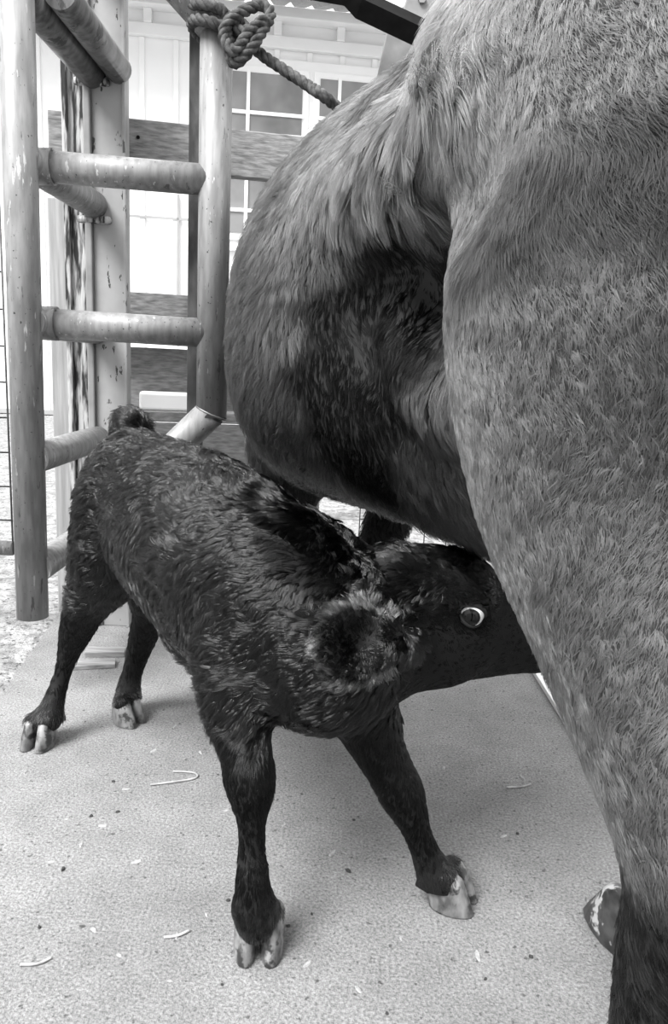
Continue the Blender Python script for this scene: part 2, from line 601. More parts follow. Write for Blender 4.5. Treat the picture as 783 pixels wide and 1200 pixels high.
pipe('brace', (PX, PY, 1.572), (PX - 0.34, PY + 0.02, 1.90))
pipe('brace', (PX, PY, 0.718), (PX - 0.22, PY + 0.03, 0.50))
pipe('rail', (PX - 0.21, PY + 0.03, 0.505), (-0.70, 2.22, 0.50))
pipe('rail', (PX - 0.33, PY + 0.02, 1.895), (-0.70, 2.22, 1.90))
wl = link('weld', mesh('weld', *tube_data([V(PX, PY, 0.716) + 0.0365 * V(math.cos(a), math.sin(a), -0.42 * math.cos(a)) for a in np.linspace(0, 2 * math.pi, 21)], 0.003, 6)), M['pipe_dark'], gate, True)

# I-beam upright with chipped paint and scaling rust
beam = empty('steel_upright', (-0.72, 2.24, 0))
tag(beam, 'rusty grey steel beam upright with chipped paint behind the pipe gate', 'post')
box('web', (-0.808, 2.252, 0.0), (-0.740, 2.285, 2.3), M['rust'], beam, 0.003)
box('rusty_strip', (-0.812, 2.238, 0.02), (-0.796, 2.26, 2.3), M['rust'], beam, 0.003)
box('edge_bar', (-0.748, 2.225, 0.0), (-0.728, 2.30, 2.3), M['steel'], beam, 0.004)
box('flange', (-0.728, 2.24, 0.0), (-0.632, 2.255, 2.3), M['paint'], beam, 0.003)
box('edge_bar', (-0.640, 2.232, 0.0), (-0.632, 2.275, 2.3), M['paint'], beam, 0.002)
for z in (1.62, 1.26, 0.60):
    box('weld_blob', (-0.772, 2.222, z - 0.05), (-0.674, 2.245, z - 0.03), M['rust'], beam, 0.008)
wp = box('wooden_post', (-0.905, 2.36, 0.0), (-0.82, 2.45, 1.30), M['post_wood'], None, 0.004)
tag(wp, 'pale upright wooden post behind the rusty steel beam', 'post')

# plank rail and manger boards behind the gate
PM = Matrix.Translation((-0.99, 2.60, 0)) @ Matrix.Rotation(math.radians(11), 4, 'Z')
PL = Matrix.Translation((-0.868, 2.285, 0)) @ Matrix.Rotation(math.radians(11), 4, 'Z')
pl = box('plank', (0, 0, 1.388), (0.98, 0.04, 1.520), M['plank'], None, 0.004, PL)
tag(pl, 'weathered wooden plank running level above the pipe rails', 'plank')
pl_nail = [(0.05, 1.495), (0.05, 1.415), (0.25, 1.47)]
for x, z in pl_nail:
    tube('nail', [PL @ Vector((x, 0.002, z)), PL @ Vector((x, -0.003, z))], 0.005, M['black'], pl, 10)
man = empty('feed_manger', (-0.6, 2.6, 0))
tag(man, 'low wooden feed manger with dusty boards behind the gate', 'manger')
box('board', (0.16, 0, 0.985), (1.3, 0.03, 1.06), M['plank'], man, 0.003, PM)
box('board', (0.16, -0.03, 0.895), (1.3, 0.03, 0.955), M['plank'], man, 0.003, PM)
box('board', (0.16, 0.06, 0.66), (1.3, 0.09, 0.875), M['plank_dark'], man, 0.003, PM)
box('ledge', (0.16, -0.10, 0.625), (1.3, 0.09, 0.66), M['plank'], man, 0.003, PM)
box('board', (0.16, -0.10, 0.46), (0.9, -0.07, 0.62), M['plank_dark'], man, 0.003, PM)
for x in (0.18, 0.86):
    box('leg', (x, -0.06, 0.0), (x + 0.08, 0.05, 0.64), M['plank_dark'], man, 0.003, PM)
sb = box('salt_block', (0.29, -0.06, 0.661), (0.52, 0.055, 0.722), M['white_block'], None, 0.008, PM)
tag(sb, 'white oblong block lying on the ledge of the feed manger', 'block')
# dark flat bar beside the roped post
db = box('flat_bar', (-0.392, 1.925, 0.0), (-0.352, 1.94, 1.60), M['dark_bar'], None, 0.002)
tag(db, 'dark rusty flat bar standing behind the roped gate post', 'bar')

# welded wire panels
def wire_panel(name, M4, w, h, sx, sz, label, frame=None, diag=False):
    root = empty(name, tuple(M4.translation))
    tag(root, label, 'fence')
    nx, nz = round(w / sx), round(h / sz)
    for i in range(nx + 1):
        tube('wire', [M4 @ Vector((i * sx, 0, 0.0)), M4 @ Vector((i * sx, 0, nz * sz))], 0.0028, M['wire'], root, 6)
    for j in range(nz + 1):
        tube('wire', [M4 @ Vector((0, 0.005, j * sz + 0.003)), M4 @ Vector((nx * sx, 0.005, j * sz + 0.003))], 0.0028, M['wire'], root, 6)
    if frame:
        tube('bottom_rail', [M4 @ Vector((0, 0, 0.02)), M4 @ Vector((nx * sx, 0, 0.02))], frame, M['pipe'], root, 14)
    return root
A0 = at(8, 500, 2.15)
wire_panel('wire_panel', Matrix.Translation((A0[0] - 1.2, 2.1, 0.24)) @ Matrix.Rotation(math.radians(3), 4, 'Z'), 1.2, 1.0, 0.10, 0.102,
           'welded wire fence panel with a pipe along its foot beside the gate', 0.022)
wire_panel('wire_panel', Matrix.Translation((0.12, 3.35, 0.0)) @ Matrix.Rotation(math.radians(-6), 4, 'Z'), 2.2, 0.9, 0.10, 0.15,
           'welded wire fence panel standing beyond the black cow')

# steel frame beyond the cow
sf = empty('hoist_stand', (0.2, 4.0, 0))
tag(sf, 'grey steel upright and crossbeam with a black tube beyond the cow', 'frame')
lean = lambda a_: Matrix.Translation((0.24, 0, 2.45)) @ Matrix.Rotation(math.radians(a_), 4, 'Y') @ Matrix.Translation((-0.24, 0, -2.45))
box('upright', (0.15, 3.95, -0.06), (0.30, 4.05, 2.47), M['steel'], sf, 0.006, lean(10))
box('crossbeam', (0.20, 3.90, 2.47), (2.4, 4.06, 2.75), M['steel'], sf, 0.006, lean(16))
tube('bolt', [(0.30, 3.905, 2.545), (0.30, 3.885, 2.545)], 0.02, M['steel'], sf, 6, False)
tube('black_tube', [at(340, -22, 3.8), at(408, -10, 3.8), at(424, 6, 3.8), at(500, 42, 3.8)], 0.062, M['black'], sf, 4, False)

# ------------------------------------------------------------------ the cow
CO, CF, CL = V(0.485, 0.673, 0), V(-0.33, 0.944, 0), V(-0.944, -0.33, 0)
def C(x, y, z):
    return CO + CF * x + CL * y + V(0, 0, z)
cow_leg_l = [C(0.10, .18, 1.12), C(0.10, .22, .95), C(0.07, .25, .78), C(-0.02, .26, .64), C(-.11, .26, .51), C(-.10, .255, .42), C(-.09, .25, .30), C(-.05, .245, .14), C(-.01, .24, .08)]
def build_cow():
    f = Field((-0.75, 0.05, 0.02), (1.15, 3.05, 1.55), 0.0155)
    f.loft(CO, CF, CL, [(-.26, 1.20, .98, .09, .5), (-.14, 1.27, .80, .19, .55), (.08, 1.34, .68, .26, .55), (.30, 1.36, .58, .27, .58),
                        (.52, 1.355, .572, .32, .50), (.80, 1.34, .575, .40, .42), (1.05, 1.33, .55, .39, .42), (1.30, 1.34, .55, .28, .45),
                        (1.48, 1.28, .62, .20, .5), (1.60, 1.20, .78, .12, .5)])
    for s in (1, -1):
        f.ell(C(.20, .27 * s, 1.15), (.10, .08, .08), .06)                       # hook bones
        f.ell(C(-.22, .12 * s, 1.17), (.07, .06, .06), .06)                      # pin bones
        f.chain([C(.16, .285 * s, 1.11), C(.34, .285 * s, 1.085), C(.55, .275 * s, 1.10), C(.78, .25 * s, 1.17)], [.06, .064, .060, .03], .04)   # loin edge
        f.ell(C(.43, .45 * s, .915), (.15, .23, .14), .04, axes(CF), sub=True)
        f.ell(C(.56, .44 * s, .84), (.05, .11, .24), .06, axes(CF), sub=True)   # flank hollow
        f.chain([C(.47, .25 * s, .90), C(.38, .255 * s, .83), C(.24, .22 * s, .80)], [.045, .05, .06], .05)     # flank fold
    # left hind leg
    f.chain(cow_leg_l, [.185, .175, .125, .084, .060, .048, .042, .05, .05], .05, flat=(CL, .85))
    f.ell(C(-.08, .17, .95), (.17, .12, .22), .08, axes(CF))
    f.ell(C(.15, .44, 1.01), (.11, .10, .07), .05, axes(CF), sub=True)
    f.ell(C(.15, .22, .88), (.11, .08, .13), .06, axes(CF))
    f.chain([C(-.15, .26, .56), C(-.17, .26, .51), C(-.15, .255, .46)], [.035, .04, .03], .04)              # point of hock
    # right hind leg, a step forward
    f.chain([C(.12, -.19, 1.10), C(.15, -.22, .90), C(.22, -.22, .76), C(.14, -.2, .62), C(.05, -.17, .50), C(.10, -.15, .38), C(.17, -.135, .26), C(.24, -.12, .13), C(.28, -.12, .08)],
            [.19, .17, .13, .095, .066, .048, .042, .05, .05], .05, flat=(CL, .85))
    f.ell(C(-.06, -.17, .95), (.17, .12, .22), .08, axes(CF))
    # forelegs
    f.chain([C(1.30, .16, 1.0), C(1.34, .16, .80), C(1.24, .20, .66), C(1.24, .20, .50), C(1.25, .19, .38), C(1.25, .185, .25), C(1.25, .18, .13), C(1.28, .18, .08)],
            [.13, .12, .10, .065, .055, .042, .05, .05], .06)
    f.chain([C(1.32, -.18, 1.0), C(1.36, -.16, .80), C(1.24, -.12, .66), C(1.24, -.08, .50), C(1.27, -.06, .38), C(1.27, -.06, .25), C(1.27, -.06, .13), C(1.30, -.06, .08)],
            [.15, .12, .095, .065, .055, .042, .05, .05], .06)
    f.ell(C(1.45, 0, .74), (.16, .15, .16), .08, axes(CF))                       # brisket
    # neck turned to the far side, head
    f.chain([C(1.45, 0, 1.08), C(1.60, -.08, 1.12), C(1.74, -.22, 1.16), C(1.80, -.36, 1.18)], [.19, .16, .13, .11], .08)
    h0, h1 = C(1.80, -.36, 1.20), C(1.62, -.74, .98)
    A = axes(h1 - h0)
    L = np.linalg.norm(h1 - h0)
    f.ell(h0 + A[:, 0] * .05, (.14, .11, .12), .05, A)
    f.chain([h0 + A[:, 0] * .08, h0 + A[:, 0] * .26 - A[:, 2] * .02, h1], [.11, .085, .07], .05)
    for s in (1, -1):
        b = h0 + A[:, 1] * .09 * s - A[:, 0] * .01
        f.chain([b, b + A[:, 1] * .11 * s - V(0, 0, .02), b + A[:, 1] * .19 * s - V(0, 0, .05)], [.03, .045, .015], .02, flat=(A[:, 0], .5))
    # udder and teats
    f.ell(C(.33, -.03, .69), (.20, .14, .11), .05, axes(CF))
    for x, y, zt in ((.36, .05, .53), (.455, -.08, .47), (.24, .04, .53), (.26, -.09, .53)):
        f.chain([C(x, y, .62), C(x, y, zt)], [.022, .014], .02)
    # tail
    f.chain([C(-.24, 0, 1.25), C(-.31, 0, 1.16), C(-.33, 0, .9), C(-.32, .02, .65), C(-.31, .02, .45)], [.045, .035, .025, .02, .04], .03)
    return f.mesh(3)

cow = empty('cow', tuple(C(0.5, 0, 0)))
tag(cow, 'large black cow seen past its hind leg, tied by a rope', 'cow')
cv, cq = build_cow()
cow_body = link('body', np_mesh('body', cv, cq), M['cow_skin'], cow)
foot(cow, C(.03, .24, 0), CF, .125, .062, .075, M['hoof_dark'])
foot(cow, C(.315, -.12, 0), CF, .125, .062, .075, M['hoof_dark'])
foot(cow, C(1.31, .18, 0), CF, .125, .062, .075, M['hoof_dark'])
foot(cow, C(1.33, -.06, 0), CF, .125, .062, .075, M['hoof_dark'])

# ------------------------------------------------------------------ the calf
hfr, hfl, hhr, hhl = ground(303, 1112), ground(530, 1058), ground(45, 874), ground(152, 846)
front, hind = (hfr + hfl) / 2, (hhr + hhl) / 2
KF = front - hind
KF /= np.linalg.norm(KF)
KL = V(-KF[1], KF[0], 0)
poll, muzzle = at(470, 699, 1.07), at(705, 742, 1.15)
HA = axes(muzzle - poll, (0.05, -0.12, 1))
def Hd(f, r, u):
    """calf head frame: f towards the muzzle, r to the calf's right, u up"""
    return poll + HA[:, 0] * f - HA[:, 1] * r + HA[:, 2] * u
EYE = Hd(.085, .060, .019)
def digits(f, fet, pos, heading, off=.0170, r0=.0205, r1=.0190, z=.052):
    h = V(heading[0], heading[1], 0)
    h /= np.linalg.norm(h)
    sd = V(-h[1], h[0], 0)
    for s in (1, -1):
        f.chain([fet + sd * s * off * .6, pos + sd * s * off * 1.05 - h * .008 + V(0, 0, z)], [r0, r1], .012)
        f.chain([fet - h * .02 + sd * s * off - V(0, 0, .008), fet - h * .036 + sd * s * off - V(0, 0, .022)], [.012, .007], .008)   # dewclaws
def build_calf():
    f = Field((-0.80, 0.78, 0.03), (0.55, 1.90, 0.85), 0.0075)
    f.chain([at(162, 580, 1.52), at(194, 606, 1.41), at(232, 635, 1.29), at(280, 675, 1.18), at(330, 720, 1.10), at(375, 745, 1.04)],
            [.130, .148, .160, .160, .148, .120], .05, flat=(KL, .80))
    # shoulders and neck
    f.ell(at(300, 735, 1.08), (.10, .07, .13), .05, axes(KF))
    f.ell(at(400, 760, 1.10), (.10, .07, .12), .05, axes(KF))
    f.chain([at(350, 690, 1.09), at(402, 722, 1.06), at(445, 725, 1.065), poll], [.110, .098, .085, .070], .04)
    f.chain([at(380, 790, 1.03), at(440, 775, 1.05), at(490, 765, 1.07)], [.075, .06, .05], .05)
    # head
    f.ell(Hd(.05, 0, .0), (.105, .074, .080), .03, HA)
    f.ell(Hd(.105, 0, -.050), (.095, .052, .058), .04, HA)
    f.chain([Hd(.09, 0, .012), Hd(.17, 0, -.012), Hd(.235, 0, -.025), Hd(.275, 0, -.028)], [.066, .054, .046, .044], .04)
    f.chain([Hd(.10, 0, -.085), Hd(.18, 0, -.070), Hd(.25, 0, -.058)], [.036, .030, .026], .03)
    for s in (1, -1):
        f.ell(Hd(.080, .050 * s, .036), (.038, .022, .022), .02, HA)             # brow
        f.ell(Hd(.075, .045 * s, -.055), (.06, .025, .055), .03, HA)            # cheek
        f.ell(Hd(.085, .079 * s, .018), (.025, .018, .021), .006, HA, sub=True)   # eye socket
    # ears
    e0, e1 = at(474, 752, .975), at(362, 758, .875)
    A = axes(e1 - e0, (-0.15, -0.95, 0.35))
    c = lerp(e0, e1, .56)
    f.chain([e0, lerp(e0, e1, .25)], [.028, .030], .02)
    globals().update(ear_c=c, ear_A=A)
    f.cup(c, (.064, .050, .020), A, (-.004, 0, .024), (.054, .041, .024), .006)
    e0, e1 = Hd(-.005, -.06, .030), at(445, 650, 1.20)
    A = axes(e1 - e0, (0.0, -0.95, 0.3))
    f.ell((e0 + e1) / 2, (.06, .036, .014), .015, A)
    # right foreleg
    f.chain([at(288, 760, 1.06), at(283, 835, 1.02), at(288, 882, .99), at(292, 905, .975), at(294, 925, .967), at(295, 948, .96), at(295, 972, .955), at(295, 1000, .95), at(296, 1030, .94), at(298, 1062, .935), at(300, 1085, .93)],
            [.080, .048, .0365, .0375, .034, .0245, .0195, .020, .0245, .028, .026], .02)
    digits(f, at(298, 1062, .935), hfr, (0.05, -1))
    # left foreleg
    f.chain([at(410, 790, 1.10), at(432, 850, 1.08), at(452, 893, 1.07), at(470, 928, 1.065), at(484, 962, 1.06), at(495, 990, 1.06), at(510, 1025, 1.06), at(521, 1044, 1.055)],
            [.075, .049, .038, .036, .025, .022, .028, .025], .02)
    digits(f, at(513, 1030, 1.06), hfl, (0.9, -0.35))
    # right hind leg
    f.chain([at(152, 592, 1.47), at(132, 650, 1.46), at(108, 698, 1.49), at(90, 738, 1.53), at(80, 768, 1.54), at(70, 800, 1.535), at(57, 840, 1.51), at(50, 858, 1.50)],
            [.105, .082, .047, .036, .023, .0185, .029, .025], .022)
    digits(f, at(57, 840, 1.51), hhr, (-0.15, -1))
    # left hind leg
    f.chain([at(200, 610, 1.58), at(188, 680, 1.58), at(176, 720, 1.62), at(166, 752, 1.66), at(156, 785, 1.67), at(150, 812, 1.66), at(150, 832, 1.65)],
            [.105, .072, .040, .031, .024, .029, .027], .022)
    digits(f, at(150, 818, 1.66), hhl, (0.8, -0.45))
    # tail
    f.chain([at(160, 500, 1.58), at(148, 492, 1.64), at(140, 520, 1.69), at(138, 600, 1.70)], [.03, .024, .020, .018], .02)
    # navel tuft, flank
    f.chain([at(225, 740, 1.22), at(232, 776, 1.20)], [.04, .015], .04)
    return f.mesh(2)
calf = empty('calf', tuple((front + hind) / 2))
tag(calf, 'small glossy black calf reaching under the cow to nurse', 'calf')
kv, kq = build_calf()
calf_body = link('body', np_mesh('body', kv, kq), M['calf_skin'], calf)
foot(calf, hfr, (0.05, -1), .070, .037, .062, M['hoof'])
foot(calf, hfl, (0.9, -0.35), .068, .036, .056, M['hoof'])
foot(calf, hhr, (-0.15, -1), .064, .035, .054, M['hoof'])
foot(calf, hhl, (0.8, -0.45), .064, .034, .050, M['hoof'])


# calf's eye: ball, lids
def eye_mat():
    m, nt, b = mat_base('wet_eyeball', 0.04, 0.3)
    N, L = nt.nodes, nt.links
    tc = N.new('ShaderNodeTexCoord')
    nr = N.new('ShaderNodeVectorMath')
    nr.operation = 'NORMALIZE'
    L.new(tc.outputs['Object'], nr.inputs[0])
    sp = N.new('ShaderNodeSeparateXYZ')
    L.new(nr.outputs[0], sp.inputs[0])
    rp = N.new('ShaderNodeValToRGB')
    e = rp.color_ramp.elements
    e[0].position, e[0].color = 0.0, (0.80, 0.80, 0.80, 1)
    e[1].position, e[1].color = 1.0, (0.002, 0.002, 0.002, 1)
    for p, c in ((0.735, 0.80), (0.755, 0.012), (0.90, 0.014), (0.915, 0.001)):
        k = e.new(p)
        k.color = (c, c, c, 1)
    L.new(sp.outputs['Z'], rp.inputs[0])
    L.new(rp.outputs[0], b.inputs['Base Color'])
    return m
M['eye'] = eye_mat()
M['lid'] = skin_mat('dark_eyelid', 0.02)
M['lid'].node_tree.nodes['Principled BSDF'].inputs['Roughness'].default_value = 0.35
def make_eye(parent, centre, out, fwd, gaze, r, lid_w, lid_h, tilt=0.0):
    bm = bmesh.new()
    bmesh.ops.create_uvsphere(bm, u_segments=32, v_segments=20, radius=r)
    me = bm_mesh('eyeball', bm)
    o = link('eyeball', me, M['eye'], parent, True)
    g = Vector(gaze).normalized()
    o.matrix_parent_inverse = Matrix()
    rot = g.to_track_quat('Z', 'Y')
    o.location = Vector(centre) - parent.location
    o.rotation_euler = rot.to_euler()
    world_m = Matrix.Translation(Vector(centre)) @ rot.to_matrix().to_4x4()
    out = np.array(out) / np.linalg.norm(out)
    fwd = np.array(fwd) - (np.array(fwd) @ out) * out
    fwd /= np.linalg.norm(fwd)
    upv = np.cross(out, fwd)
    if upv[2] < 0:
        upv = -upv
    f2 = fwd * math.cos(tilt) + upv * math.sin(tilt)
    u2 = upv * math.cos(tilt) - fwd * math.sin(tilt)
    for nm, a0, a1, thick in (('upper_eyelid', 0, math.pi, 1.25), ('lower_eyelid', math.pi, 2 * math.pi, 0.9)):
        pts, rad = [], []
        for a in np.linspace(a0, a1, 15):
            ca, sa = math.cos(a), math.sin(a)
            p2 = f2 * lid_w * ca + u2 * lid_h * sa
            rr = min(np.linalg.norm(p2) / r, 0.97)
            pts.append(np.array(centre) + p2 + out * r * math.sqrt(1 - rr * rr) * 1.0)
            rad.append(r * 0.17 * thick * (0.75 + 0.25 * abs(sa)))
        ld = tube(nm, pts, rad, M['lid'], None, 8)
        ld.parent = o
        ld.matrix_parent_inverse = world_m.inverted()
hr_ = -HA[:, 1]
make_eye(calf, EYE, hr_ + .10 * HA[:, 2], HA[:, 0], hr_ - .30 * HA[:, 0] - .12 * HA[:, 2], .021, .020, .0155, -.25)
make_eye(calf, Hd(.085, -.060, .019), -hr_, HA[:, 0], -hr_ - .1 * HA[:, 0], .021, .020, .0155, -.2)
for s_ in (1, -1):
    c0 = C(1.80, -.36, 1.20)
    Ax = axes(C(1.62, -.74, .98) - c0)
    make_eye(cow, c0 + Ax[:, 0] * .11 + Ax[:, 1] * .078 * s_ + Ax[:, 2] * .03, Ax[:, 1] * s_ + Ax[:, 2] * .2, Ax[:, 0], Ax[:, 1] * s_ + Ax[:, 0] * .2, .026, .023, .018)

# ------------------------------------------------------------------ rope and halter
def rope_mesh(name, path, r=.0125, pitch=.055):
    path = np.array(path)
    seg = np.linalg.norm(np.diff(path, axis=0), axis=1)
    s_ = np.r_[0, np.cumsum(seg)]
    n = int(s_[-1] / .007)
    u = np.linspace(0, s_[-1], n)
    P = np.stack([np.interp(u, s_, path[:, j]) for j in range(3)], 1)
    T = np.gradient(P, axis=0)
    T /= np.linalg.norm(T, axis=1)[:, None]
    vs, fs = [], []
    U = np.cross(T[0], V(0.3, 0.5, 0.8))
    frames = []
    for t in T:
        U = U - (U @ t) * t
        U /= np.linalg.norm(U)
        frames.append((U.copy(), np.cross(t, U)))
    for k in range(3):
        pts = [P[i] + r * .52 * (frames[i][0] * math.cos(2 * math.pi * (u[i] / pitch + k / 3)) + frames[i][1] * math.sin(2 * math.pi * (u[i] / pitch + k / 3))) for i in range(n)]
        v_, f_ = tube_data(pts, r * .56, 7)
        o = len(vs)
        vs += v_
        fs += [tuple(o + i for i in f) for f in f_]
    return mesh(name, vs, fs)
ka = []
for a in np.linspace(0.3 * math.pi, 3.7 * math.pi, 34):            # turns round the head of the post
    ka.append(V(PX - .004 + .052 * math.cos(a), PY + .052 * math.sin(a), 1.545 + .010 * a / 2 - .018 * math.cos(a)))
knot = [at(272, 72, 1.79), at(290, 62, 1.775), at(305, 40, 1.78), at(317, 18, 1.80), at(308, 6, 1.81), at(288, 12, 1.80), at(268, 26, 1.785), at(262, 44, 1.785),
        at(275, 60, 1.77), at(292, 38, 1.775), at(312, 22, 1.78), at(305, 32, 1.785), at(280, 36, 1.80), at(274, 22, 1.815), at(286, 30, 1.83), at(300, 58, 1.82)]
tail_ = [at(330, 80, 1.81), at(362, 101, 1.80), at(396, 126, 1.79)]
end = C(1.71, -.58, 1.00)
rope_path = np.concatenate([ka, catmull(np.array([ka[-1]] + knot + tail_ + [lerp(tail_[-1], end, .5) + V(0, 0, .13), end]), 8)[1:]])
rp_o = link('rope', rope_mesh('rope', rope_path), M['rope'], None, True)
tag(rp_o, 'dark twisted rope knotted round the gate post and leading to the cow', 'rope')
hal = empty('rope_halter', tuple(end))
tag(hal, 'dark rope halter on the head of the cow', 'halter')
h0, h1 = C(1.80, -.36, 1.20), C(1.62, -.74, .98)
Ax = axes(h1 - h0)
for nm, fr, rr in (('noseband', .27, .100), ('crown_strap', .03, .137)):
    c0 = h0 + Ax[:, 0] * fr - Ax[:, 2] * .01
    link(nm, rope_mesh(nm, [c0 + rr * (Ax[:, 1] * math.cos(a) * .92 + Ax[:, 2] * math.sin(a)) for a in np.linspace(0, 2 * math.pi, 40)], .009, .04), M['rope'], hal, True)

# ------------------------------------------------------------------ small things on the floor
gr_ = empty('drain_grate', (.66, 2.1, 0))
tag(gr_, 'pale slatted drain grate set along the concrete floor', 'grate')
slat = box_mesh('slat', (-.065, -.008, 0), (.065, .008, .012), .002)
for i in range(52):
    link('slat', slat, M['grate'], gr_).matrix_local = Matrix.Translation((.67 - .66, 1.45 + i * .026 - 2.1, 0))
for x in (.60, .735):
    box('frame_bar', (x - .006, 1.43, 0), (x + .006, 2.80, .014), M['grate'], gr_, .002)
sc1 = box('wood_scrap', (-.70, 1.90, 0), (-.585, 1.945, .012), M['plank'], None, .002, Matrix.Translation((-.64, 1.92, 0)) @ Matrix.Rotation(.25, 4, 'Z') @ Matrix.Translation((.64, -1.92, 0)))
tag(sc1, 'flat strip of scrap wood lying nearer the standing calf', 'scrap')
sc2 = box('wood_scrap', (-.69, 1.985, 0), (-.58, 2.03, .016), M['plank_dark'], None, .002, Matrix.Translation((-.64, 2, 0)) @ Matrix.Rotation(.12, 4, 'Z') @ Matrix.Translation((.64, -2, 0)))
tag(sc2, 'darker piece of scrap wood against the foot of the steel upright', 'scrap')
rnd = random.Random(7)
def chip_mesh(seed, L, w, t):
    r = random.Random(seed)
    bm = bmesh.new()
    n = 7
    ring = []
    for i in range(n):
        a = 2 * math.pi * i / n
        q = 0.7 + 0.3 * r.random()
        ring.append((L * .5 * math.cos(a) * q, w * .5 * math.sin(a) * q))
    lo = [bm.verts.new((x, y, 0)) for x, y in ring]
    hi = [bm.verts.new((x * .8, y * .7, t * (.6 + .6 * r.random()))) for x, y in ring]
    bm.faces.new(lo[::-1])
    bm.faces.new(hi)
    for i in range(n):
        bm.faces.new((lo[i], lo[(i + 1) % n], hi[(i + 1) % n], hi[i]))
    return bm_mesh('wood_chip', bm)
chips = [chip_mesh(i, .022 + .003 * i, .008 + .001 * i, .0035) for i in range(5)]
crumbs = [chip_mesh(20 + i, .009 + .002 * i, .007 + .001 * i, .004) for i in range(3)]
spots = [(333, 967), (242, 1072), (207, 1097), (148, 925), (120, 968), (78, 960), (205, 852), (300, 978), (612, 912), (95, 990), (40, 1130), (140, 1120), (265, 950), (390, 1000), (160, 1010),
         (450, 905), (470, 1100), (60, 1010), (235, 882), (180, 880), (30, 905), (110, 1090), (360, 1130), (560, 1120), (420, 1160), (200, 1150), (520, 900), (590, 980)]
for i, (px, py) in enumerate(spots):
    p = ground(px, py)
    o = link('wood_chip', chips[i % 5], M['chip'])
    o.matrix_world = Matrix.Translation((p[0], p[1], 0)) @ Matrix.Rotation(rnd.uniform(0, 3.1), 4, 'Z') @ Matrix.Scale(rnd.uniform(.45, .9), 4)
    tag(o, 'pale splinter of wood chip lying on the gritty concrete floor', 'wood chip', 'pale chips scattered on the floor')
for i in range(16):
    px, py = rnd.uniform(20, 690), rnd.uniform(880, 1190)
    p = ground(px, py)
    o = link('crumb', crumbs[i % 3], M['chip_dark'])
    o.matrix_world = Matrix.Translation((p[0], p[1], 0)) @ Matrix.Rotation(rnd.uniform(0, 3.1), 4, 'Z') @ Matrix.Scale(rnd.uniform(.5, 1.0), 4)
    tag(o, 'tiny dark crumb of dirt lying on the gritty concrete floor', 'crumb', 'dark crumbs scattered on the floor')
def straw(pts, label):
    P = catmull(np.array([ground(*p) + V(0, 0, .0025) for p in pts]), 6)
    o = link('straw', mesh('straw', *tube_data(P, .0022, 5)), M['chip'], None, True)
    tag(o, label, 'straw')
straw([(203, 905), (228, 907), (226, 914), (176, 921)], 'pale straw bent into a hairpin on the floor behind the calf foreleg')
straw([(192, 1100), (208, 1098), (222, 1092)], 'short curved straw lying on the floor left of the foreleg hoof')
straw([(24, 1132), (44, 1131), (60, 1124)], 'dull bent straw lying on the bare floor away from both animals')
straw([(594, 924), (612, 923), (622, 920)], 'thin straight straw on the floor beside the leg of the cow')

# ---- coats: hair grown on the two bodies
def fur_mat(name, rough=0.32, rad=0.4, coat=0.0):
    m = bpy.data.materials.new(name)
    m.use_nodes = True
    nt = m.node_tree
    nt.nodes.clear()
    h = nt.nodes.new('ShaderNodeBsdfHairPrincipled')
    h.model = 'CHIANG'
    h.parametrization = 'COLOR'
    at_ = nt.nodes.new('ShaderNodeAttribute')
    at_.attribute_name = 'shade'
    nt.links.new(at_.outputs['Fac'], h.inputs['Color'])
    h.inputs['Roughness'].default_value = rough
    h.inputs['Radial Roughness'].default_value = rad
    h.inputs['Coat'].default_value = coat
    h.inputs['Random Roughness'].default_value = 0.2
    ag = nt.nodes.new('ShaderNodeAttribute')
    ag.attribute_name = 'gloss'
    nt.links.new(ag.outputs['Fac'], h.inputs['IOR'])
    o = nt.nodes.new('ShaderNodeOutputMaterial')
    nt.links.new(h.outputs[0], o.inputs[0])
    return m
M['cow_fur'] = fur_mat('cow_hair', 0.33, 0.5)
M['calf_fur'] = fur_mat('calf_hair', 0.16, 0.30)

def vnoise(P, scale, seed, n=7):
    r = np.random.default_rng(seed)
    out = np.zeros_like(P)
    for j in range(P.shape[1]):
        for _ in range(n):
            k = r.normal(size=3) * scale
            out[:, j] += np.sin(P @ k + r.uniform(0, 6.28))
    return out / math.sqrt(n * 0.5)

def sstep(a, b, x):
    t = np.clip((x - a) / (b - a), 0, 1)
    return t * t * (3 - 2 * t)

